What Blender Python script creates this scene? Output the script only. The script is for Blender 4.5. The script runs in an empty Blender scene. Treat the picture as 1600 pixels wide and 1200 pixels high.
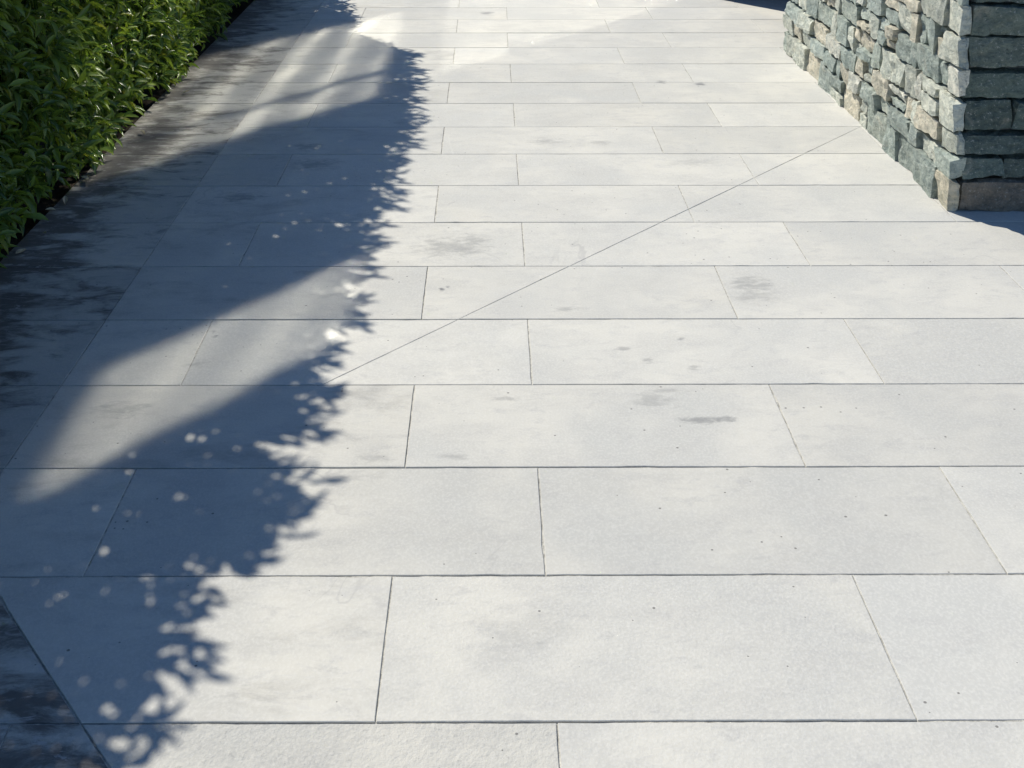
import bpy, math, random
import numpy as np
from mathutils import Vector, noise as mnoise

random.seed(11)
rng = np.random.default_rng(11)
sc = bpy.context.scene
COL = sc.collection

# ------------------------------------------------------------------ camera
# the photograph is the lower part of a wider, nearly level picture: its optical centre lies above the frame
F_PX, PITCH, YAW, CAM_H, CY = 1554.25, 0.155763, 0.023780, 1.57520, -132.16     # focal length and centre in pixels of the 1600 px wide photograph
cam = bpy.data.cameras.new("camera")
cam_ob = bpy.data.objects.new("camera", cam)
COL.objects.link(cam_ob)
cam.sensor_width = 36.0
cam.lens = F_PX / 1600 * 36.0
cam.shift_y = -(600 - CY) / 1600
cam.clip_start, cam.clip_end = 0.05, 2000
cam_ob.location = (0, 0, CAM_H)
cam_ob.rotation_euler = (math.pi / 2 - PITCH, 0, -YAW)
sc.camera = cam_ob

# ------------------------------------------------------------------ sky, sun, exposure
SUN_EL = math.radians(50)
world = bpy.data.worlds.new("World")
sc.world = world
world.use_nodes = True
wn = world.node_tree
sky = wn.nodes.new("ShaderNodeTexSky")
sky.sky_type = "NISHITA"
sky.sun_disc = False
sky.sun_elevation = SUN_EL
sky.sun_rotation = math.radians(-45)
sky.air_density = 1.0
sky.dust_density = 0.0
sky.ozone_density = 8.5
wn.links.new(sky.outputs[0], wn.nodes["Background"].inputs[0])
wn.nodes["Background"].inputs[1].default_value = 0.120
sun = bpy.data.lights.new("sun", "SUN")
sun.energy = 5.0
sun.angle = math.radians(0.53)
sun.color = (1.0, 0.945, 0.845)
sun_ob = bpy.data.objects.new("sun", sun)
COL.objects.link(sun_ob)
SUN_DIR = Vector((math.cos(SUN_EL) / math.sqrt(2), -math.cos(SUN_EL) / math.sqrt(2), -math.sin(SUN_EL)))
sun_ob.rotation_euler = SUN_DIR.to_track_quat("-Z", "Y").to_euler()
sun_ob.location = (-8, 14, 14)
sc.view_settings.view_transform = "Standard"
sc.view_settings.look = "None"
sc.view_settings.exposure = 0.03
sc.view_settings.gamma = 1.0
cy = sc.cycles
cy.use_denoising = True
cy.use_guiding = True                 # the window glass throws sunlight back onto the paving: guided paths find it
cy.use_surface_guiding = True
cy.use_volume_guiding = False
cy.caustics_reflective = True
cy.blur_glossy = 0.0
cy.sample_clamp_indirect = 0.0
cy.max_bounces = 5
cy.diffuse_bounces = 3
cy.glossy_bounces = 3


# ------------------------------------------------------------------ helpers
def ground_at(px, py):
    """the point of the ground seen at a pixel of the 1600 x 1200 photograph"""
    u, v = (px - 800) / F_PX, (py - CY) / F_PX
    up = -v * math.cos(PITCH) - math.sin(PITCH)
    fw = math.cos(PITCH) - v * math.sin(PITCH)
    t = CAM_H / -up
    xr, dr = t * u, t * fw
    return (xr * math.cos(YAW) + dr * math.sin(YAW), -xr * math.sin(YAW) + dr * math.cos(YAW))


def project(p):
    """pixel (and depth) of points, numpy (n,3)"""
    X, D, Z = p[:, 0], p[:, 1], p[:, 2]
    xr = X * math.cos(YAW) - D * math.sin(YAW)
    dr = X * math.sin(YAW) + D * math.cos(YAW)
    h = CAM_H - Z
    zc = dr * math.cos(PITCH) + h * math.sin(PITCH)
    yc = -dr * math.sin(PITCH) + h * math.cos(PITCH)
    zs = np.maximum(zc, 0.05)
    return 800 + F_PX * xr / zs, CY + F_PX * yc / zs, zc


def new_mesh(name, verts, faces, mat, parent=None, smooth=False):
    me = bpy.data.meshes.new(name)
    me.from_pydata(verts, [], faces)
    if mat:
        me.materials.append(mat)
    if smooth:
        me.polygons.foreach_set("use_smooth", [True] * len(me.polygons))
    me.update()
    o = bpy.data.objects.new(name, me)
    COL.objects.link(o)
    if parent:
        o.parent = parent
    return o


BOX_F = [(0, 1, 3, 2), (4, 6, 7, 5), (0, 4, 5, 1), (2, 3, 7, 6), (0, 2, 6, 4), (1, 5, 7, 3)]


def boxes(name, spans, mat, parent=None):
    v, f = [], []
    for a, b in spans:
        n = len(v)
        v += [(x, y, z) for x in (a[0], b[0]) for y in (a[1], b[1]) for z in (a[2], b[2])]
        f += [tuple(i + n for i in q) for q in BOX_F]
    return new_mesh(name, v, f, mat, parent)


def empty(name, loc, label=None, cat=None, kind=None):
    o = bpy.data.objects.new(name, None)
    o.location = loc
    COL.objects.link(o)
    if label:
        o["label"] = label
    if cat:
        o["category"] = cat
    if kind:
        o["kind"] = kind
    return o


class NT:
    """small helper round a material's node tree"""

    def __init__(self, name):
        self.m = bpy.data.materials.new(name)
        self.m.use_nodes = True
        self.t = self.m.node_tree
        self.b = self.t.nodes["Principled BSDF"]
        self.out = self.t.nodes["Material Output"]

    def n(self, kind, **kw):
        nd = self.t.nodes.new("ShaderNode" + kind)
        for k, v in kw.items():
            setattr(nd, k, v)
        return nd

    def set(self, sock, v):
        if hasattr(v, "is_linked") or isinstance(v, bpy.types.NodeSocket):
            self.t.links.new(v, sock)
        else:
            sock.default_value = v

    def math(self, op, a, b=0.0, c=None, clamp=False):
        nd = self.n("Math", operation=op, use_clamp=clamp)
        self.set(nd.inputs[0], a)
        self.set(nd.inputs[1], b)
        if c is not None:
            self.set(nd.inputs[2], c)
        return nd.outputs[0]

    def vmath(self, op, a, b):
        nd = self.n("VectorMath", operation=op)
        self.set(nd.inputs[0], a)
        self.set(nd.inputs[1], b)
        return nd.outputs[0]

    def noise(self, vec, scale, detail=4, rough=0.55, dist=0.0):
        nd = self.n("TexNoise")
        self.set(nd.inputs["Vector"], vec)
        nd.inputs["Scale"].default_value = scale
        nd.inputs["Detail"].default_value = detail
        nd.inputs["Roughness"].default_value = rough
        nd.inputs["Distortion"].default_value = dist
        return nd.outputs[0]

    def step(self, v, lo, hi, a=0.0, b=1.0):
        nd = self.n("MapRange", interpolation_type="SMOOTHSTEP")
        self.set(nd.inputs[0], v)
        nd.inputs[1].default_value, nd.inputs[2].default_value = lo, hi
        nd.inputs[3].default_value, nd.inputs[4].default_value = a, b
        return nd.outputs[0]

    def mix(self, f, a, b, blend="MIX"):
        nd = self.n("Mix", data_type="RGBA", blend_type=blend)
        self.set(nd.inputs[0], f)
        self.set(nd.inputs[6], a)
        self.set(nd.inputs[7], b)
        return nd.outputs[2]

    def bump(self, h, strength, dist, prev=None):
        nd = self.n("Bump")
        nd.inputs["Strength"].default_value = strength
        nd.inputs["Distance"].default_value = dist
        self.set(nd.inputs["Height"], h)
        if prev is not None:
            self.set(nd.inputs["Normal"], prev)
        return nd.outputs[0]


# ------------------------------------------------------------------ materials
def slab_material(smudges=()):
    m = NT("pale_limestone")
    pos = m.n("NewGeometry").outputs["Position"]
    info = m.n("ObjectInfo")
    sep = m.n("SeparateColor")
    m.set(sep.inputs[0], info.outputs["Color"])
    tone, grain, grime = sep.outputs[0], sep.outputs[1], sep.outputs[2]
    # every slab is cut from another spot of the quarry: shift the pattern by the slab's own random number
    off = m.n("CombineXYZ")
    m.set(off.inputs[0], m.math("MULTIPLY", info.outputs["Alpha"], 37.0))
    m.set(off.inputs[1], m.math("MULTIPLY", info.outputs["Alpha"], 91.0))
    m.set(off.inputs[2], m.math("MULTIPLY", info.outputs["Alpha"], 13.0))
    p = m.vmath("ADD", pos, off.outputs[0])
    ps = m.vmath("MULTIPLY", p, (0.42, 1.0, 1.0))           # bedding streaks run along the slabs
    pst = m.vmath("MULTIPLY", p, (0.16, 1.0, 1.0))
    cloud = m.noise(p, 2.6, 4, 0.55, 0.4)
    streak = m.noise(ps, 11, 6, 0.65, 0.5)
    fine = m.noise(p, 190, 3, 0.6)
    c1 = m.mix(m.step(cloud, 0.34, 0.66), (0.495, 0.495, 0.462, 1), (0.595, 0.582, 0.522, 1))
    c1 = m.mix(m.step(streak, 0.42, 0.70, 0, 0.75), c1, (0.490, 0.485, 0.450, 1))
    warm = m.noise(p, 1.3, 3, 0.5, 0.6)
    c1 = m.mix(m.step(warm, 0.60, 0.80, 0, 0.30), c1, (0.60, 0.56, 0.45, 1))
    mott = m.noise(ps, 34, 5, 0.7, 0.4)
    c1 = m.mix(m.step(mott, 0.50, 0.70, 0, 0.6), c1, (0.45, 0.448, 0.425, 1))
    c1 = m.mix(m.step(fine, 0.40, 0.70, 0, 0.32), c1, (0.70, 0.69, 0.64, 1))
    # soft grey smears
    smear = m.math("MULTIPLY", m.step(m.noise(pst, 17, 5, 0.65, 0.3), 0.60, 0.80), m.step(m.noise(p, 3.1, 3, 0.5), 0.54, 0.70))
    c1 = m.mix(m.math("MULTIPLY", smear, 0.45), c1, (0.27, 0.275, 0.28, 1))
    # veins: thin pale and thin grey lines
    def vein(scale, width, seed):
        q = m.vmath("ADD", p, (seed, seed * 2.3, 0))
        w = m.noise(q, scale, 5, 0.55, 0.8)
        line = m.math("ABSOLUTE", m.math("SUBTRACT", w, 0.5))
        return m.math("MULTIPLY", m.step(line, 0.0, width, 1, 0), m.step(m.noise(q, 2.2, 2), 0.57, 0.72))
    c1 = m.mix(m.math("MULTIPLY", vein(1.7, 0.008, 3.7), 0.30), c1, (0.25, 0.25, 0.26, 1))
    c1 = m.mix(m.math("MULTIPLY", vein(2.4, 0.007, 9.1), 0.25), c1, (0.68, 0.68, 0.64, 1))
    # pits: small dark holes, clustered
    vor = m.n("TexVoronoi", feature="F1")
    m.set(vor.inputs["Vector"], m.vmath("MULTIPLY", p, (0.75, 1.0, 1.0)))
    vor.inputs["Scale"].default_value = 62
    dist = vor.outputs["Distance"]
    vsep = m.n("SeparateColor")
    m.set(vsep.inputs[0], vor.outputs["Color"])
    pick = m.math("GREATER_THAN", vsep.outputs[0], m.step(m.noise(p, 2.7, 3), 0.42, 0.72, 0.972, 0.76))
    rad = m.math("MULTIPLY_ADD", vsep.outputs[1], 0.10, 0.05)
    pit = m.math("MULTIPLY", m.math("LESS_THAN", dist, rad), pick)
    c1 = m.mix(m.math("MULTIPLY", pit, 0.75), c1, (0.13, 0.125, 0.115, 1))
    # smudges on particular slabs, each where it lies
    sx = m.n("SeparateXYZ")
    m.set(sx.inputs[0], pos)
    if smudges:
        wob = m.math("SUBTRACT", m.noise(m.vmath("MULTIPLY", pos, (0.4, 1, 1)), 48, 6, 0.75, 0.5), 0.47)
        total = None
        for (gx, gy, ax, ay, amt) in smudges:
            dx = m.math("DIVIDE", m.math("SUBTRACT", sx.outputs[0], gx), ax)
            dy = m.math("DIVIDE", m.math("SUBTRACT", sx.outputs[1], gy), ay)
            r = m.math("SQRT", m.math("ADD", m.math("MULTIPLY", dx, dx), m.math("MULTIPLY", dy, dy)))
            r = m.math("MULTIPLY_ADD", wob, 4.2, r)
            k = m.step(r, 0.05, 1.35, amt * 1.1, 0.0)
            total = k if total is None else m.math("MAXIMUM", total, k)
        c1 = m.mix(total, c1, (0.17, 0.175, 0.18, 1))
    # rough, open-grained slabs
    g2 = m.noise(p, 75, 5, 0.7)
    gp = m.math("MULTIPLY", m.step(g2, 0.60, 0.68), grain)
    c1 = m.mix(m.math("MULTIPLY", gp, 0.35), c1, (0.25, 0.25, 0.24, 1))
    # dark organic grime on the slabs along the planting
    big = m.noise(m.vmath("MULTIPLY", pos, (0.7, 1.3, 1)), 2.3, 6, 0.62, 0.7)
    pat = m.noise(m.vmath("MULTIPLY", pos, (0.55, 1.5, 1)), 11, 6, 0.7, 0.6)
    g = m.math("ADD", m.math("MULTIPLY", big, 0.45), m.math("MULTIPLY", pat, 0.55))
    edge = m.step(sx.outputs[0], -1.58, -1.05, 0.125, -0.03)
    edge = m.math("ADD", edge, m.step(grime, 1.0, 1.2, 0.0, 0.105))
    g = m.math("ADD", g, edge)
    gr = m.math("MULTIPLY", m.step(g, 0.47, 0.63), m.math("MINIMUM", grime, 1.0))
    c1 = m.mix(m.math("MULTIPLY", gr, 0.82), c1, (0.065, 0.058, 0.054, 1))
    scr = m.math("MULTIPLY", m.step(m.noise(m.vmath("MULTIPLY", pos, (0.3, 1.4, 1)), 33, 6, 0.75, 1.2), 0.55, 0.66), grime)
    c1 = m.mix(m.math("MULTIPLY", scr, 0.72), c1, (0.50, 0.50, 0.49, 1))
    # tone of the slab
    tn = m.n("CombineColor")
    for i in range(3):
        m.set(tn.inputs[i], tone)
    c1 = m.mix(1.0, c1, tn.outputs[0], "MULTIPLY")
    m.set(m.b.inputs["Base Color"], c1)
    m.set(m.b.inputs["Roughness"], m.step(streak, 0.3, 0.8, 0.62, 0.82))
    m.b.inputs["Specular IOR Level"].default_value = 0.3
    h = m.math("ADD", m.math("MULTIPLY", fine, 0.25), m.math("MULTIPLY", m.noise(p, 28, 5, 0.6), 0.5))
    h = m.math("SUBTRACT", h, m.math("MULTIPLY", pit, 1.2))
    h = m.math("ADD", h, m.math("MULTIPLY", m.math("MULTIPLY", g2, grain), 2.4))
    m.set(m.b.inputs["Normal"], m.bump(h, 0.6, 0.0022))
    return m.m


SMUDGES = [
    (705, 386, 60, 15, .42), (738, 374, 30, 9, .36), (1172, 445, 34, 18, .38), (1180, 462, 40, 12, .30),
    (1022, 625, 36, 14, .30), (1035, 611, 30, 5, .34), (1100, 657, 44, 6, .55), (1140, 656, 18, 6, .5),
    (800, 623, 26, 4, .34), (706, 713, 26, 6, .34), (590, 716, 36, 9, .28), (884, 484, 24, 4, .36),
    (376, 308, 34, 8, .60), (488, 256, 46, 9, .50), (478, 229, 30, 7, .5), (850, 221, 28, 5, .34),
    (938, 223, 20, 4, .3), (1080, 254, 40, 6, .22), (480, 425, 20, 4, .3), (190, 640, 50, 14, .35),
    (1010, 563, 12, 5, .45), (975, 545, 10, 4, .4), (1085, 574, 12, 5, .4), (1063, 529, 6, 3, .6),
    (308, 568, 20, 6, .35), (1034, 128, 9, 3, .6), (1094, 131, 10, 3, .7), (760, 20, 12, 3, .6),
    (690, 452, 5, 3, .9), (700, 449, 4, 2, .8), (334, 518, 6, 4, .8), (338, 524, 5, 3, .8),
    (1190, 445, 20, 8, .35), (630, 190, 20, 5, .25), (560, 745, 40, 10, .18), (820, 985, 90, 40, .14),
]


def plain_material(name, col, rough=0.9, var=0.25, scale=20, bump=0.004, spec=0.2):
    m = NT(name)
    pos = m.n("NewGeometry").outputs["Position"]
    n1 = m.noise(pos, scale, 6, 0.65)
    lo = tuple(c * (1 - var) for c in col) + (1,)
    hi = tuple(c * (1 + var) for c in col) + (1,)
    m.set(m.b.inputs["Base Color"], m.mix(m.step(n1, 0.3, 0.7), lo, hi))
    m.b.inputs["Roughness"].default_value = rough
    m.b.inputs["Specular IOR Level"].default_value = spec
    m.set(m.b.inputs["Normal"], m.bump(m.noise(pos, scale * 4, 4, 0.6), 0.6, bump))
    return m.m


def stone_material():
    m = NT("schist_stone")
    tc = m.n("TexCoord").outputs["Object"]
    info = m.n("ObjectInfo")
    base = info.outputs["Color"]
    off = m.n("CombineXYZ")
    m.set(off.inputs[0], m.math("MULTIPLY", info.outputs["Random"], 17.0))
    m.set(off.inputs[1], m.math("MULTIPLY", info.outputs["Random"], 29.0))
    p = m.vmath("ADD", tc, off.outputs[0])
    pl = m.vmath("MULTIPLY", p, (0.85, 0.85, 1.35))              # foliation of the schist
    lay = m.noise(pl, 26, 6, 0.68, 0.5)
    gran = m.noise(p, 95, 6, 0.78)
    patch = m.noise(p, 9, 4, 0.6, 0.5)
    c = m.mix(m.step(lay, 0.36, 0.66), m.mix(1.0, base, (0.70, 0.74, 0.73, 1), "MULTIPLY"), m.mix(1.0, base, (1.18, 1.16, 1.10, 1), "MULTIPLY"))
    c = m.mix(m.step(patch, 0.58, 0.72, 0, 0.35), c, (0.54, 0.49, 0.38, 1))      # rusty and lichen patches
    c = m.mix(m.step(gran, 0.56, 0.66, 0, 0.6), c, (0.72, 0.71, 0.64, 1))      # quartz flecks
    c = m.mix(m.step(gran, 0.45, 0.35, 0, 0.6), c, (0.04, 0.045, 0.045, 1))
    m.set(m.b.inputs["Base Color"], c)
    m.b.inputs["Roughness"].default_value = 0.62
    m.b.inputs["Specular IOR Level"].default_value = 0.35
    b = m.bump(lay, 1.0, 0.014)
    b = m.bump(m.math("ADD", gran, m.noise(p, 55, 4, 0.65)), 0.9, 0.008, b)
    m.set(m.b.inputs["Normal"], b)
    return m.m


def leaf_material():
    m = NT("glossy_leaf")
    at = m.n("Attribute", attribute_name="tint")
    sep = m.n("SeparateColor")
    m.set(sep.inputs[0], at.outputs["Color"])
    pos = m.n("NewGeometry").outputs["Position"]
    nz = m.noise(pos, 60, 3, 0.6)
    c = m.mix(sep.outputs[0], (0.046, 0.098, 0.036, 1), (0.260, 0.360, 0.045, 1))
    c = m.mix(m.step(sep.outputs[1], 0.93, 0.97, 0, 0.7), c, (0.20, 0.21, 0.04, 1))
    c = m.mix(m.step(nz, 0.4, 0.8, 0, 0.3), c, (0.06, 0.10, 0.03, 1))
    # pale midrib
    mid = m.step(sep.outputs[2], 0.02, 0.14, 0.45, 0.0)
    c = m.mix(mid, c, (0.13, 0.19, 0.06, 1))
    m.set(m.b.inputs["Base Color"], c)
    m.set(m.b.inputs["Roughness"], m.step(sep.outputs[0], 0, 1, 0.22, 0.38))
    m.b.inputs["Specular IOR Level"].default_value = 0.5
    tr = m.n("BsdfTranslucent")
    m.set(tr.inputs["Color"], m.mix(1.0, c, (1.9, 1.9, 0.9, 1), "MULTIPLY"))
    mx = m.n("MixShader")
    mx.inputs[0].default_value = 0.28
    m.t.links.new(m.b.outputs[0], mx.inputs[1])
    m.t.links.new(tr.outputs[0], mx.inputs[2])
    m.t.links.new(mx.outputs[0], m.out.inputs["Surface"])
    return m.m


def glass_material(name, rough, refl):
    m = NT(name)
    m.b.inputs["Metallic"].default_value = 1.0            # solar-control coating: mirrors part of the light, keeps the rest
    m.b.inputs["Base Color"].default_value = (refl, refl, refl * 0.97, 1)
    m.b.inputs["Roughness"].default_value = rough
    return m.m


M_SLAB = slab_material()
SMUDGE_AT = []
for (px_, py_, wx_, wy_, amt_) in SMUDGES:
    gx_, gy_ = ground_at(px_, py_)
    SMUDGE_AT.append((gx_, gy_, ground_at(px_ + wx_, py_)[0] - gx_, abs(ground_at(px_, py_ + wy_)[1] - gy_), amt_))
M_BED = plain_material("jointing_sand", (0.44, 0.43, 0.385), 0.95, 0.35, 60)
M_SOIL = plain_material("dark_soil", (0.030, 0.024, 0.018), 0.95, 0.5, 40, 0.01)
M_GROUND = plain_material("gravelly_ground", (0.16, 0.15, 0.12), 0.95, 0.3, 9, 0.01)
M_STONE = stone_material()
M_MORTAR = plain_material("wall_mortar", (0.20, 0.19, 0.165), 0.95, 0.25, 50, 0.004)
M_LEAF = leaf_material()
M_BARK = plain_material("hedge_bark", (0.09, 0.070, 0.050), 0.85, 0.35, 40, 0.004)
M_CLAD = plain_material("charcoal_cladding", (0.055, 0.058, 0.062), 0.6, 0.15, 6, 0.002)
M_FRAME = plain_material("black_window_frame", (0.02, 0.02, 0.022), 0.4, 0.1, 10, 0.0005)
M_GLASS = glass_material("coated_window_glass", 0.045, 0.52)
M_GLASS2 = glass_material("coated_landing_glass", 0.034, 0.50)
M_GLASS3 = glass_material("clear_ground_floor_glass", 0.045, 0.22)

# ------------------------------------------------------------------ ground
X_EDGE, X_BORD, X_WALL, GAP = -1.556, -1.0928, 1.615, 0.0025
ROW0, ROWH, SKEW = 1.42053, 0.3, -0.0202
J_MIN, J_MAX = -6, 30
g = new_mesh("ground", [(-600, -600, -.14), (600, -600, -.14), (600, 600, -.14), (-600, 600, -.14)], [(0, 1, 2, 3)], M_GROUND)
g["kind"] = "structure"
yb0, yb1 = ROW0 + ROWH * J_MIN - .1, ROW0 + ROWH * (J_MAX + 1) + .1
nxb, nyb = 180, 340
bv, bf = [], []
for j in range(nyb + 1):
    for i in range(nxb + 1):
        x, y = X_EDGE + .004 + (3.8 - X_EDGE) * i / nxb, yb0 + (yb1 - yb0) * j / nyb
        bv.append((x, y, -.0028 + .0016 * mnoise.noise(Vector((x * 6, y * 6, 2))) + .0014 * mnoise.noise(Vector((x * 21, y * 21, 7)))))
for j in range(nyb):
    for i in range(nxb):
        a = j * (nxb + 1) + i
        bf.append((a, a + 1, a + nxb + 2, a + nxb + 1))
nb = len(bv)
bv += [(x, y, -.135) for x, y in ((X_EDGE + .004, yb0), (X_EDGE + .004, yb1))] + [(X_EDGE + .004, yb0, -.009), (X_EDGE + .004, yb1, -.009)]
bf.append((nb, nb + 2, nb + 3, nb + 1))
path = new_mesh("paved_path", bv, bf, M_BED)
path["kind"] = "structure"
# planting bed, uneven soil
nx, ny = 14, 120
sv, sf = [], []
for j in range(ny + 1):
    for i in range(nx + 1):
        x = -2.9 + (X_EDGE - .002 + 2.9) * i / nx
        y = yb0 + (yb1 - yb0) * j / ny
        sv.append((x, y, -.045 + .035 * mnoise.noise(Vector((x * 5, y * 5, 1))) + .015 * mnoise.noise(Vector((x * 19, y * 19, 4)))))
for j in range(ny):
    for i in range(nx):
        a = j * (nx + 1) + i
        sf.append((a, a + 1, a + nx + 2, a + nx + 1))
bed = new_mesh("planting_bed", sv, sf, M_SOIL, smooth=True)
bed["kind"] = "structure"


# ------------------------------------------------------------------ paving slabs
def clip(poly, a, b, c):
    """keep the part of a polygon where a*x + b*y >= c"""
    out = []
    for i, p in enumerate(poly):
        q = poly[(i + 1) % len(poly)]
        dp, dq = a * p[0] + b * p[1] - c, a * q[0] + b * q[1] - c
        if dp >= 0:
            out.append(p)
        if (dp >= 0) != (dq >= 0):
            t = dp / (dp - dq)
            out.append((p[0] + t * (q[0] - p[0]), p[1] + t * (q[1] - p[1])))
    return out


def area(p):
    return .5 * sum(p[i][0] * p[(i + 1) % len(p)][1] - p[(i + 1) % len(p)][0] * p[i][1] for i in range(len(p)))


def offset_in(poly, d):
    """inset ring of a dense convex outline by moving along averaged normals"""
    n, out = len(poly), []
    for i in range(n):
        p0, p1, p2 = poly[i - 1], poly[i], poly[(i + 1) % n]
        nx1, ny1 = -(p1[1] - p0[1]), p1[0] - p0[0]
        nx2, ny2 = -(p2[1] - p1[1]), p2[0] - p1[0]
        l1, l2 = math.hypot(nx1, ny1) or 1, math.hypot(nx2, ny2) or 1
        nx_, ny_ = nx1 / l1 + nx2 / l2, ny1 / l1 + ny2 / l2
        l = math.hypot(nx_, ny_) or 1
        k = d / max(.35, l / 2)
        out.append((p1[0] + nx_ / l * k, p1[1] + ny_ / l * k))
    return out


n_slab = 0


def slab(poly, tone=None, grain=0.0, grime=0.0, quarry=None):
    global n_slab
    if len(poly) < 3 or area(poly) < .002:
        return
    step = .035
    ring = []
    for i, p in enumerate(poly):
        q = poly[(i + 1) % len(poly)]
        L = math.hypot(q[0] - p[0], q[1] - p[1])
        if L < 1e-4:
            continue
        k = max(1, int(L / step))
        nx_, ny_ = -(q[1] - p[1]) / L, (q[0] - p[0]) / L
        for s in range(k):
            t = s / k
            x, y = p[0] + t * (q[0] - p[0]), p[1] + t * (q[1] - p[1])
            w = 0 if s == 0 else .0007 * (mnoise.noise(Vector((x * 40, y * 40, n_slab))) + .6) + (.0025 * random.random() if random.random() < .05 else 0)
            ring.append((x + nx_ * w, y + ny_ * w))
    inner = offset_in(ring, .0010)
    cx = sum(p[0] for p in ring) / len(ring)
    cyy = sum(p[1] for p in ring) / len(ring)
    z0, tx, ty = random.uniform(-.0008, .0004), random.uniform(-.0008, .0008), random.uniform(-.0016, .0016)
    zf = lambda x, y: z0 + tx * (x - cx) + ty * (y - cyy)
    n = len(ring)
    v = [(x, y, zf(x, y)) for x, y in inner] + [(x, y, zf(x, y) - .0009) for x, y in ring] + [(x, y, -.03) for x, y in ring]
    f = [tuple(range(n))]
    for i in range(n):
        j = (i + 1) % n
        f.append((i, n + i, n + j, j))
        f.append((n + i, 2 * n + i, 2 * n + j, n + j))
    own = [q for q in SMUDGE_AT if all((ring[(i + 1) % n][0] - ring[i][0]) * (q[1] - ring[i][1]) - (ring[(i + 1) % n][1] - ring[i][1]) * (q[0] - ring[i][0]) > -.02 for i in range(n))]
    o = new_mesh("slab", v, f, slab_material(own) if own else M_SLAB, path)
    t = tone if tone is not None else random.choice((.93, .97, .99, 1.0, 1.0, 1.02, 1.04)) + random.uniform(-.012, .012)
    o.color = (t, grain, grime, quarry if quarry is not None else random.random())
    n_slab += 1


def row_lo(j, x):
    return ROW0 + ROWH * j + SKEW * x


def cell(j, x0, x1):
    h = GAP / 2
    return [(x0 + h, row_lo(j, x0) + h), (x1 - h, row_lo(j, x1) + h), (x1 - h, row_lo(j + 1, x1) - h), (x0 + h, row_lo(j + 1, x0) - h)]


# the fine diagonal gap that crosses the path from the stone wall, and the mitre at the near end of the border
sa, sb = ground_at(1340, 200), ground_at(505, 600)
sd = Vector((sa[0] - sb[0], sa[1] - sb[1])).normalized()
DIAG = (-sd.y, sd.x, -sd.y * sb[0] + sd.x * sb[1])
R2 = 1 / math.sqrt(2)
MIT = (R2, R2, 0.755 * R2)
for j in range(J_MIN, J_MAX):
    # border slab along the planting
    for (x0, x1) in ((X_EDGE, X_BORD),):
        for part in (1, -1):
            p = clip(cell(j, x0, x1), part * MIT[0], part * MIT[1], part * MIT[2] + GAP / 2)
            slab(p, random.uniform(.80, .95), 0.15, 1.0 if part > 0 else .9)
    xs = [X_BORD]
    x = X_BORD + (0 if j % 2 == 0 else .3)
    if j % 2 == 0:
        x += .9
    while x < 3.5:
        xs.append(x + random.uniform(-.004, .004))
        x += .9
    xs.append(3.7)
    for x0, x1 in zip(xs, xs[1:]):
        base = cell(j, x0, x1)
        gr = 0.0
        if j == -1 and x0 < -.4 < x1 + .3:
            gr = 1.0
        elif random.random() < .18:
            gr = .35
        near = clip(base, -MIT[0], -MIT[1], -MIT[2] + GAP / 2)
        rest = clip(base, MIT[0], MIT[1], MIT[2] + GAP / 2)
        if near and area(near) > .002:
            slab(near, .90, .2, 1.2)
        gm = .30 if x0 < X_BORD + .01 else 0.0
        if j >= 3 and x0 < X_WALL:
            a, b, c = DIAG
            tq, qq = random.uniform(.95, 1.04), random.random()
            slab(clip(rest, a, b, c + .0003), tq, gr, gm, qq)
            slab(clip(rest, -a, -b, -c + .0003), tq, gr, gm, qq)
        else:
            slab(rest, None, gr, gm)


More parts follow.
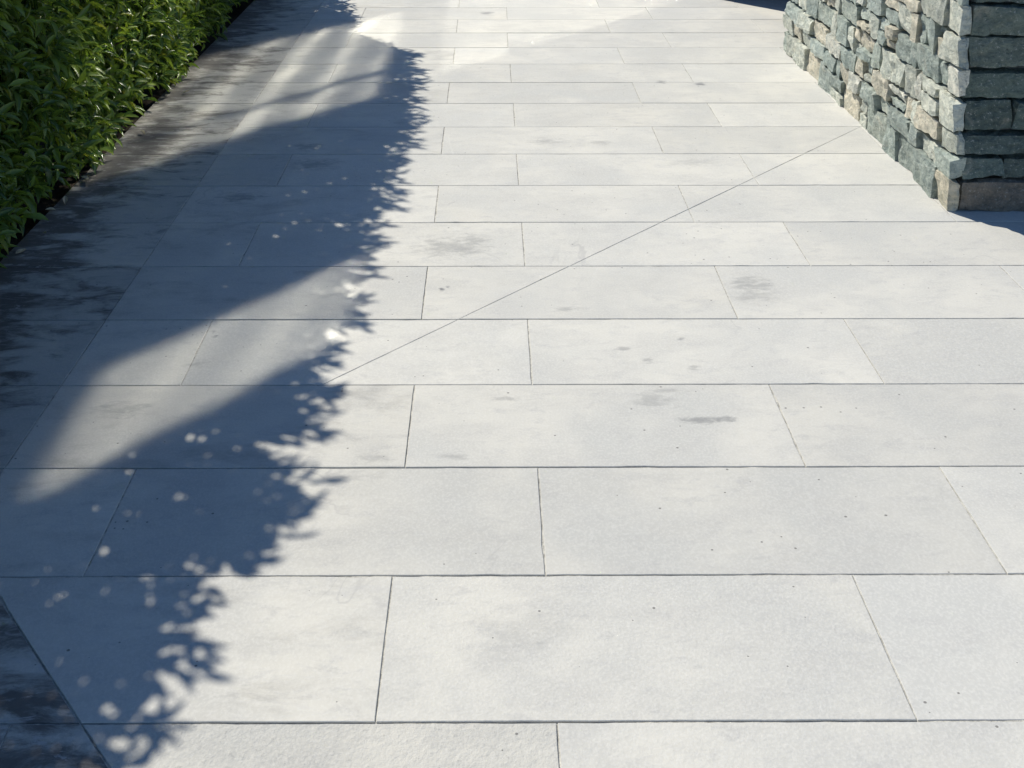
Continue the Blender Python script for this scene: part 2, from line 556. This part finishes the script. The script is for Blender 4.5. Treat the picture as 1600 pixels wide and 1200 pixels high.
# ------------------------------------------------------------------ stone wall at the right
def stone_mesh(name, lo, hi, parent, colour, seed, rough_amt=1.0):
    """a split schist block: rounded, chipped box between two corners"""
    c = [(a + b) / 2 for a, b in zip(lo, hi)]
    hs = [(b - a) / 2 for a, b in zip(lo, hi)]
    r = min(min(hs) * .3, .006)
    kc = {(a, b, c_): Vector((random.uniform(-1, 1), random.uniform(-1, 1), random.uniform(-1, 1))) for a in (0, 1) for b in (0, 1) for c_ in (0, 1)}
    seg = [max(3, min(20, int(2 * h / .021))) for h in hs]
    verts, faces, idx = [], [], {}

    def vid(i, jj, k):
        key = (i, jj, k)
        if key in idx:
            return idx[key]
        u = Vector((-hs[0] + 2 * hs[0] * i / seg[0], -hs[1] + 2 * hs[1] * jj / seg[1], -hs[2] + 2 * hs[2] * k / seg[2]))
        inn = Vector([max(-h + r, min(h - r, a)) for a, h in zip(u, hs)])
        d = u - inn
        nrm = d.normalized() if d.length > 1e-6 else Vector((0, 0, 0))
        p = inn + nrm * r if d.length > 1e-6 else u
        w = p + Vector((seed * 3.1, seed * 1.7, seed * .9))
        # bulging outline, cleft steps and chips
        big = mnoise.noise(w * 9) * .006 + mnoise.noise(w * 27) * .004
        cleft = mnoise.noise(Vector((w.x * 30, w.y * 30, w.z * 38)))
        step_ = (math.floor(cleft * 3) / 3) * .005
        chip = (random.random() - .5) * .0085
        amt = (big + step_ + chip + 0.0) * rough_amt
        p = p + nrm * amt
        sh = Vector((mnoise.noise(w * 6 + Vector((9, 0, 0))), mnoise.noise(w * 6 + Vector((0, 9, 0))), mnoise.noise(w * 6 + Vector((0, 0, 9))) * .7)) * .007
        fx, fy, fz = i / seg[0], jj / seg[1], k / seg[2]
        warp = Vector((0, 0, 0))
        for (a_, b_, c_), q in kc.items():
            warp += q * ((fx if a_ else 1 - fx) * (fy if b_ else 1 - fy) * (fz if c_ else 1 - fz))
        p = p + sh + Vector((warp.x * .008, warp.y * .013, warp.z * .011))
        idx[key] = len(verts)
        verts.append((p.x, p.y, p.z))
        return idx[key]

    a, b, cc = seg
    for i in range(a):
        for jj in range(b):
            faces.append((vid(i, jj, 0), vid(i, jj + 1, 0), vid(i + 1, jj + 1, 0), vid(i + 1, jj, 0)))
            faces.append((vid(i, jj, cc), vid(i + 1, jj, cc), vid(i + 1, jj + 1, cc), vid(i, jj + 1, cc)))
    for i in range(a):
        for k in range(cc):
            faces.append((vid(i, 0, k), vid(i + 1, 0, k), vid(i + 1, 0, k + 1), vid(i, 0, k + 1)))
            faces.append((vid(i, b, k), vid(i, b, k + 1), vid(i + 1, b, k + 1), vid(i + 1, b, k)))
    for jj in range(b):
        for k in range(cc):
            faces.append((vid(0, jj, k), vid(0, jj, k + 1), vid(0, jj + 1, k + 1), vid(0, jj + 1, k)))
            faces.append((vid(a, jj, k), vid(a, jj + 1, k), vid(a, jj + 1, k + 1), vid(a, jj, k + 1)))
    o = new_mesh(name, verts, faces, M_STONE, parent, smooth=False)
    o.location = c
    o.color = colour
    return o


PALETTE = [(.50, .55, .49), (.43, .485, .44), (.63, .65, .57), (.38, .435, .40), (.72, .715, .635),
           (.72, .665, .54), (.68, .63, .515), (.56, .58, .51), (.46, .515, .475), (.66, .675, .59)]


def pick_colour(tan=.27):
    c = random.choice(PALETTE[5:7]) if random.random() < tan else random.choice(PALETTE[:5] + PALETTE[7:])
    k = random.uniform(.88, 1.12)
    return (c[0] * k, c[1] * k, c[2] * k, 1)


WY0, WY1, WX1, W_TOP = 3.262, 5.245, 2.05, 1.14
wall = empty("stone_wall", (X_WALL, WY0, 0), "pale green and tan split stone wall standing at the right edge of the paving", "wall")
core = boxes("mortar_core", [((X_WALL + .052, WY0 + .055, -.02), (WX1, WY1 - .05, W_TOP - .02))], M_MORTAR)
core.parent = wall
core.location = -wall.location


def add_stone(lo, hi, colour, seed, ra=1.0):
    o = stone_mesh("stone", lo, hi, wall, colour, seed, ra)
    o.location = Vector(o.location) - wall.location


z, seed, course = -.012, 0.0, 0
heights = []
while z < W_TOP - .05:
    h = random.choice((.080, .092, .100, .108, .118))
    if course == 0:
        h = .132
    heights.append((z, min(h, W_TOP - z)))
    z += h
    course += 1
g_ = .0048
for ci, (z, h) in enumerate(heights):
    WF, XF = WY0, X_WALL
    # corner stone, seen on both faces
    fl = (.43, .185, .43, .20, .43, .43, .24, .43)[ci % 8]
    dl = random.choice((.09, .11, .13, .15)) if ci else .105
    out = random.uniform(-.006, .012)
    col = (.66, .605, .48, 1) if ci == 0 else pick_colour(.25)
    seed += 1.37
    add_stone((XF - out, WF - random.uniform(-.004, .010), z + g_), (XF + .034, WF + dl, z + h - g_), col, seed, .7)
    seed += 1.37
    add_stone((XF + .036, WF - random.uniform(-.006, .006), z + g_), (min(XF + fl, WX1), WF + .12, z + h - g_), ((.25, .215, .175, 1) if ci == 0 else tuple(q * k_ for q, k_ in zip(pick_colour(.0)[:3], (.30, .355, .35))) + (1,)), seed, .8)  # end-face stone: part of its shade is put into the colour
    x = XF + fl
    while x < WX1 - .05:                      # the end face, its shade deepened by darker stone colours
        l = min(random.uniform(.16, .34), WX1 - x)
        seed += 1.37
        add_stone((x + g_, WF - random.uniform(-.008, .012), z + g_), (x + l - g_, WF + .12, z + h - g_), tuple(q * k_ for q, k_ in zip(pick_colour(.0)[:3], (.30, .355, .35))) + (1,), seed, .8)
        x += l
    y = WF + dl
    while y < WY1 - .04:                      # the sunlit long face
        l = random.choice((.06, .08, .10, .12, .14, .16, .19, .22))
        if WY1 - (y + l) < .07:
            l = WY1 - y
        parts = [(z, h)]
        if h > .09 and l < .17 and random.random() < .4:
            k = random.uniform(.4, .6)
            parts = [(z, h * k), (z + h * k, h * (1 - k))]
        for zz, hh in parts:
            seed += 1.37
            out = random.uniform(-.013, .014)
            dz = random.uniform(-.004, .004) if ci else 0
            add_stone((XF - out, y + g_, zz + g_ * .8 + dz), (XF + .11, y + l - g_, zz + hh - g_ * .8 + dz), pick_colour(), seed)
        y += l
cap = boxes("coping", [((X_WALL - .03, WY0 - .03, W_TOP + .006), (WX1, WY1 + .03, W_TOP + .06))], M_STONE, None)
cap.parent = wall
cap.location = -wall.location
cap.color = (.22, .24, .23, 1)

# ------------------------------------------------------------------ house behind the wall: its glass throws the sun back across the path
HX = 2.07
K = math.tan(SUN_EL) * math.sqrt(2)          # rise of a reflected ray per metre across the path
house = empty("house", (HX, 6.8, 0), "charcoal clad house with tall glazing beyond the stone wall", "house")


def hpart(name, spans, mat, parent=None):
    o = boxes(name, spans, mat)
    o.parent = parent or house
    o.location = -house.location
    return o


hpart("wall", [((HX + .06, 3.75, -.1), (8.0, 11.0, 7.6))], M_CLAD)
hpart("porch_pier", [((1.525, 6.405, -.1), (HX + .05, 6.57, 3.0))], M_CLAD)


def pane(y0, y1, z0, z1, mat, amp, seed):
    """a window with slightly pillowed, wavy glass"""
    fr = hpart("window", [((HX - .004, y0 - .05, z0 - .05), (HX + .07, y0, z1 + .05)), ((HX - .004, y1, z0 - .05), (HX + .07, y1 + .05, z1 + .05)),
                          ((HX - .004, y0, z0 - .05), (HX + .07, y1, z0)), ((HX - .004, y0, z1), (HX + .07, y1, z1 + .05))], M_FRAME)
    ny, nz = max(8, int((y1 - y0) / .03)), max(8, int((z1 - z0) / .03))
    v, f = [], []
    for k in range(nz + 1):
        for j in range(ny + 1):
            y, z = y0 + (y1 - y0) * j / ny, z0 + (z1 - z0) * k / nz
            e = amp * (math.sin(z * 15 + 4 * y + seed + 1.2 * math.sin(3 * y + seed)) + .8 * math.sin(z * 4.2 - y * 9 + 2 * seed + math.sin(2.3 * z)) + .6 * mnoise.noise(Vector((seed, y * 4, z * 3))) * 2)
            v.append((HX + e, y, z))
    for k in range(nz):
        for j in range(ny):
            a = k * (ny + 1) + j
            f.append((a, a + ny + 1, a + ny + 2, a + 1))
    o = new_mesh("pane", v, f, mat, fr, smooth=True)
    return o


E0, EM, E1 = 5.10, 5.46, 6.69                # edges of the far patch of reflected light: X - Y along its sides
zt, zb = K * (HX + 2.15), K * (HX + .555)
pane(HX + E0, HX + EM - .02, zb, zt, M_GLASS, .00012, 1.3)
pane(HX + EM + .02, HX + E1, zb, zt, M_GLASS, .00012, 4.1)
pane(HX + E0, HX + E1 + .6, .25, K * (HX + .26), M_GLASS3, .00005, 3.3)      # the tall clear pane of the ground floor
pane(HX + 2.94, HX + 3.41, K * (HX + .40), K * (HX + 1.0), M_GLASS2, .00003, 2.2)


# ------------------------------------------------------------------ hedge
def top_at(d):
    """height of the hedge along the path"""
    return np.interp(d, [.5, 2.30, 2.45, 2.60, 2.75, 2.90, 3.10, 3.46, 3.75, 4.38, 4.91, 5.5, 5.9, 6.30, 6.36, 6.60, 7.0, 7.8],
                     np.array([1.68, 1.68, 1.67, 1.73, 1.81, 1.90, 1.87, 1.88, 1.90, 1.96, 2.02, 2.05, 2.0, 1.88, 1.30, 1.32, 1.02, .95]) - .18) + .020 * np.sin(d * 8.7) + .022 * np.sin(d * 15.3 + 1) + .014 * np.sin(d * 27 + 2)


def front_at(d, z):
    return -1.545 + .035 * np.sin(d * 2.3 + z * 1.1) * np.sin(z * 3.1 + d * .7) + .02 * np.sin(d * 7 + z * 5)


def leaf_template(ns, fold, droop):
    ys = [0.0, .10, .30, .55, .80, 1.0] if ns == 6 else [0.0, .45, 1.0]
    ws = [.03, .30, .92, 1.0, .58, .0] if ns == 6 else [.05, 1.0, 0.0]
    v, f, cen = [], [], []
    for y, w in zip(ys, ws):
        z = -droop * y * y
        if w == 0:
            v.append((0, y, z)); cen.append(0.)
        else:
            v += [(-w, y, z + fold * w), (0, y, z), (w, y, z + fold * w)]
            cen += [1., 0., 1.]
    for s in range(len(ys) - 1):
        a, b = 3 * s, 3 * s + 3
        if ws[s + 1] == 0:
            f += [(a, a + 1, b), (a + 1, a + 2, b)]
        else:
            f += [(a, a + 1, b + 1, b), (a + 1, a + 2, b + 2, b + 1)]
    return np.array(v, float), f, np.array(cen)


def norm(a):
    return a / np.maximum(np.linalg.norm(a, axis=1, keepdims=True), 1e-9)


def shoots(n, sampler, spread, nleaf, lmin, lmax, along=1.0):
    """leaf placements: each shoot carries a spiral of leaves that arch over and hang"""
    P, S = sampler(n)
    out_p, out_d, out_n, out_l = [], [], [], []
    S = norm(S + rng.normal(0, spread, S.shape))
    ref = np.where(np.abs(S[:, 2:3]) < .9, np.array([[0, 0, 1.]]), np.array([[1., 0, 0]]))
    A = norm(np.cross(S, ref))
    B = np.cross(S, A)
    ph = rng.uniform(0, 6.28, n)
    sl = rng.uniform(.07, .15, n)
    for i in range(nleaf):
        t = i / (nleaf - 1)
        an = ph + i * 2.4
        rad = A * np.cos(an)[:, None] + B * np.sin(an)[:, None]
        dirv = S * ((.25 + .75 * t) * along) + rad * (1.0 - .45 * t) + np.array([0, 0, -.42 + .25 * t]) + rng.normal(0, .16, S.shape)
        dirv = norm(dirv)
        nr = norm(S + np.array([0, 0, .9]) + rng.normal(0, .25, S.shape))
        nr = norm(nr - dirv * (nr * dirv).sum(1)[:, None])
        out_p.append(P + S * (sl * (t - .75))[:, None])
        out_d.append(dirv); out_n.append(nr)
        out_l.append(rng.uniform(lmin, lmax, n) * (1 - .25 * t))
    return np.concatenate(out_p), np.concatenate(out_d), np.concatenate(out_n), np.concatenate(out_l)


D0, D1 = .7, 7.8


def front_sampler(n):
    d = rng.uniform(D0, D1, n)
    z = .04 + rng.uniform(0, 1, n) * (top_at(d) - .04)
    x = front_at(d, z) - np.abs(rng.normal(0, .05, n)) + .0
    P = np.stack([x, d, z], 1)
    S = np.stack([np.ones(n), rng.normal(0, .3, n), np.full(n, .25)], 1)
    return P, S


def top_sampler(n):
    d = rng.uniform(D0, D1, n)
    x = rng.uniform(-2.35, -1.51, n)
    z = top_at(d) - np.abs(rng.normal(0, .05, n)) - .02
    P = np.stack([x, d, z], 1)
    S = np.stack([rng.normal(.1, .35, n), rng.normal(0, .35, n), np.ones(n)], 1)
    return P, S


def edge_sampler(n):
    d = rng.uniform(D0, D1, n)
    P = np.stack([rng.normal(-1.54, .03, n), d, top_at(d) - np.abs(rng.normal(0, .06, n))], 1)
    S = np.stack([np.ones(n), rng.normal(0, .4, n), np.full(n, .8)], 1)
    return P, S


def wild_sampler(n):
    d = rng.uniform(D0, 6.33, n)
    t = rng.uniform(.02, .11, n)
    P = np.stack([-1.53 + t * .7, d, top_at(d) - .03 + t * .55], 1)
    S = np.stack([np.ones(n), rng.normal(0, .5, n), np.full(n, .75)], 1)
    return P, S


def end_sampler(n):
    z = rng.uniform(.95, 1.8, n)
    P = np.stack([rng.uniform(-2.3, -1.52, n), 6.34 - np.abs(rng.normal(0, .04, n)), z], 1)
    S = np.stack([rng.normal(0, .3, n), np.ones(n), np.full(n, .3)], 1)
    return P, S


def build_leaves(name, tp, P, D, N, L, parent, width):
    tv, tf, cen = tp
    n, k = len(P), len(tv)
    T = np.cross(D, N)
    W = (L * width * rng.uniform(.85, 1.15, n))
    V = (P[:, None, :] + T[:, None, :] * (tv[None, :, 0:1] * W[:, None, None]) + D[:, None, :] * (tv[None, :, 1:2] * L[:, None, None])
         + N[:, None, :] * (tv[None, :, 2:3] * np.where(np.abs(tv[None, :, 0:1]) > 0, 1, 1) * L[:, None, None]))
    V = V.reshape(-1, 3)
    loops = np.concatenate([np.array(q) for q in tf])
    sizes = np.array([len(q) for q in tf])
    allv = (loops[None, :] + (np.arange(n) * k)[:, None]).ravel()
    alls = np.tile(sizes, n)
    me = bpy.data.meshes.new(name)
    me.vertices.add(len(V)); me.vertices.foreach_set("co", V.ravel())
    me.loops.add(len(allv)); me.loops.foreach_set("vertex_index", allv.astype(np.int32))
    me.polygons.add(len(alls))
    me.polygons.foreach_set("loop_start", np.concatenate([[0], np.cumsum(alls)[:-1]]).astype(np.int32))
    me.update(calc_edges=True)
    me.validate()
    at = me.color_attributes.new("tint", "FLOAT_COLOR", "POINT")
    r1, r2 = rng.beta(1.3, 1.7, n), rng.uniform(0, 1, n)
    colr = np.ones((n, k, 4))
    colr[:, :, 0] = r1[:, None]; colr[:, :, 1] = r2[:, None]; colr[:, :, 2] = cen[None, :]
    at.data.foreach_set("color", colr.ravel())
    me.polygons.foreach_set("use_smooth", [True] * len(me.polygons))
    me.materials.append(M_LEAF)
    o = bpy.data.objects.new(name, me)
    COL.objects.link(o)
    o.parent = parent
    o.matrix_parent_inverse = parent.matrix_basis.inverted()
    return o


hedge = empty("clipped_hedge", (-1.95, 4, 0), "tall clipped hedge of glossy pointed green leaves along the left edge", "hedge")
bpy.context.view_layer.update()
fr = shoots(4300, front_sampler, .32, 7, .064, .100)
tp_ = shoots(2500, top_sampler, .3, 6, .060, .092)
ed = shoots(1050, edge_sampler, .3, 6, .062, .098, 1.45)
wi = shoots(260, wild_sampler, .35, 6, .062, .098, 2.2)
en = shoots(260, end_sampler, .3, 6, .06, .10)
P, D, N, L = [np.concatenate(q) for q in zip(fr, tp_, ed, wi, en)]
keep = (P[:, 2] > .012) & ((P + D * L[:, None])[:, 2] > .004) & (P[:, 2] < 2.6)
thin = (P[:, 1] < 2.9) & (P[:, 2] > top_at(P[:, 1]) - .5)
keep &= ~(thin & (rng.uniform(0, 1, len(P)) < .20))
P, D, N, L = P[keep], D[keep], N[keep], L[keep]

# the 300 leaves that show largest: nearest to the eye, in the frame and on the outside of the foliage
C = P + D * L[:, None] * .5
px, py, zc = project(C)
view = norm(np.array([[0, 0, CAM_H]]) - C)
facing = np.abs((N * view).sum(1))
score = (L / np.maximum(zc, .3)) * (.35 + facing) * np.exp(np.minimum(0, (C[:, 0] - (front_at(C[:, 1], C[:, 2]) - .005)) * 14))
score[(px < 8) | (px > 1590) | (py < 8) | (zc < .3)] = -1
order = np.argsort(-score)
big = order[:300]
rest = np.ones(len(P), bool)
rest[big] = False
TEMPL = leaf_template(6, .16, .20)
fol = build_leaves("foliage", TEMPL, P[rest], D[rest], N[rest], L[rest], hedge, .138)
fol["kind"] = "stuff"
# shared meshes for the separate leaves
leaf_meshes = []
for q in range(8):
    tv, tf, cen = leaf_template(6, random.uniform(.10, .24), random.uniform(.10, .30))
    me = bpy.data.meshes.new("leaf")
    w = random.uniform(.135, .17)
    me.from_pydata([(a * w, b, c - .0) for a, b, c in tv], [], tf)
    at = me.color_attributes.new("tint", "FLOAT_COLOR", "POINT")
    t1 = random.betavariate(2, 2.4)
    for i, c in enumerate(cen):
        at.data[i].color = (t1, random.random() * .9, c, 1)
    me.polygons.foreach_set("use_smooth", [True] * len(me.polygons))
    me.materials.append(M_LEAF)
    leaf_meshes.append(me)
from mathutils import Matrix
for i in big:
    o = bpy.data.objects.new("leaf", leaf_meshes[int(rng.integers(8))])
    COL.objects.link(o)
    o.parent = hedge
    y_ = Vector(D[i]); z_ = Vector(N[i]); x_ = y_.cross(z_)
    R = Matrix((x_, y_, z_)).transposed().to_4x4()
    o.matrix_parent_inverse = hedge.matrix_basis.inverted()
    o.matrix_basis = Matrix.Translation(Vector(P[i])) @ R @ Matrix.Scale(float(L[i]), 4)

# dense inside of the hedge: smaller count of plain leaves through the volume
n_in = 30000
d = rng.uniform(D0 - .4, D1, n_in)
zz = .10 + rng.uniform(0, 1, n_in) ** .9 * (top_at(d) - .16)
Pi = np.stack([rng.uniform(-2.3, -1.66, n_in), d, zz], 1)
Di = norm(rng.normal(0, 1, (n_in, 3)) + np.array([.3, 0, -.3]))
Ni = norm(rng.normal(0, 1, (n_in, 3)) + np.array([0, 0, .4]))
Ni = norm(Ni - Di * (Ni * Di).sum(1)[:, None])
ki = ~((d < 2.9) & (zz > top_at(d) - .55) & (rng.uniform(0, 1, n_in) < .55))
ki &= ~((zz > top_at(d) - .25) & (rng.uniform(0, 1, n_in) < .5))
Pi, Di, Ni = Pi[ki], Di[ki], Ni[ki]
inn = build_leaves("inner_foliage", leaf_template(3, .1, .2), Pi, Di, Ni, rng.uniform(.10, .15, len(Pi)), hedge, .24)
inn["kind"] = "stuff"


def tube(pts, rad, sides=7):
    v, f = [], []
    for i, p in enumerate(pts):
        p = Vector(p)
        t = (Vector(pts[min(i + 1, len(pts) - 1)]) - Vector(pts[max(i - 1, 0)])).normalized()
        a = t.cross(Vector((.3, 1, .1))).normalized()
        b = t.cross(a)
        for s in range(sides):
            an = 6.2832 * s / sides
            v.append(tuple(p + (a * math.cos(an) + b * math.sin(an)) * rad[i]))
    for i in range(len(pts) - 1):
        for s in range(sides):
            q = (s + 1) % sides
            f.append((i * sides + s, i * sides + q, (i + 1) * sides + q, (i + 1) * sides + s))
    return v, f


y = D0
while y < D1 - .1:
    h = float(top_at(y)) * .85
    x0 = random.uniform(-1.98, -1.84)
    pts = [(x0 + random.uniform(-.03, .03) * k, y + random.uniform(-.05, .05) * k, -.08 + h * k / 5) for k in range(6)]
    v, f = tube(pts, [.030, .026, .022, .017, .012, .006])
    for b in range(7):
        k = random.uniform(.6, 4.3)
        i = int(k)
        st = Vector(pts[i]).lerp(Vector(pts[i + 1]), k - i)
        en_ = st + Vector((random.uniform(.05, .38), random.uniform(-.22, .22), random.uniform(.10, .35)))
        md = st.lerp(en_, .5) + Vector((.02, 0, -.03))
        v2, f2 = tube([st, md, en_], [.010, .007, .003], 5)
        n0 = len(v)
        v += v2
        f += [tuple(q + n0 for q in t) for t in f2]
    o = new_mesh("stem", v, f, M_BARK, hedge, smooth=True)
    o.matrix_parent_inverse = hedge.matrix_basis.inverted()
    y += random.uniform(.34, .46)


# ------------------------------------------------------------------ pale leaves added in place of sun flecks at the hedge foot
M_FLECK = plain_material("fleck_leaf_pale", (0.52, 0.46, 0.33), 0.7, 0.3, 60, 0.001)
tv, tf, cen = leaf_template(6, .22, -.25)
dry = bpy.data.meshes.new("fleck_leaf")
dry.from_pydata([(a * .2, b, c) for a, b, c in tv], [], tf)
dry.materials.append(M_FLECK)
for q_, (px_, py_, L_, rz) in enumerate(((80, 322, .045, .4), (66, 330, .035, 2.0), (118, 284, .040, 1.2), (20, 392, .045, 2.8), (205, 212, .038, .9),
                           (45, 366, .030, 4.0), (262, 148, .040, 5.0))):
    gx_, gy_ = ground_at(px_ + 22, py_)
    o = bpy.data.objects.new("fleck_leaf", dry)
    COL.objects.link(o)
    o.location = (gx_, gy_, .0035 + L_ * .05)
    o.rotation_euler = (random.uniform(-.1, .1), random.uniform(-.2, .2), rz)
    o.scale = (L_, L_, L_)
    o["label"] = "pale leaf standing in for a sun fleck at the hedge foot, %s from the near end" % ("fourth", "third", "fifth", "first", "sixth", "second", "seventh")[q_]
    o["category"] = "leaf"
    o["group"] = "pale leaves standing in for sun flecks at the hedge foot"
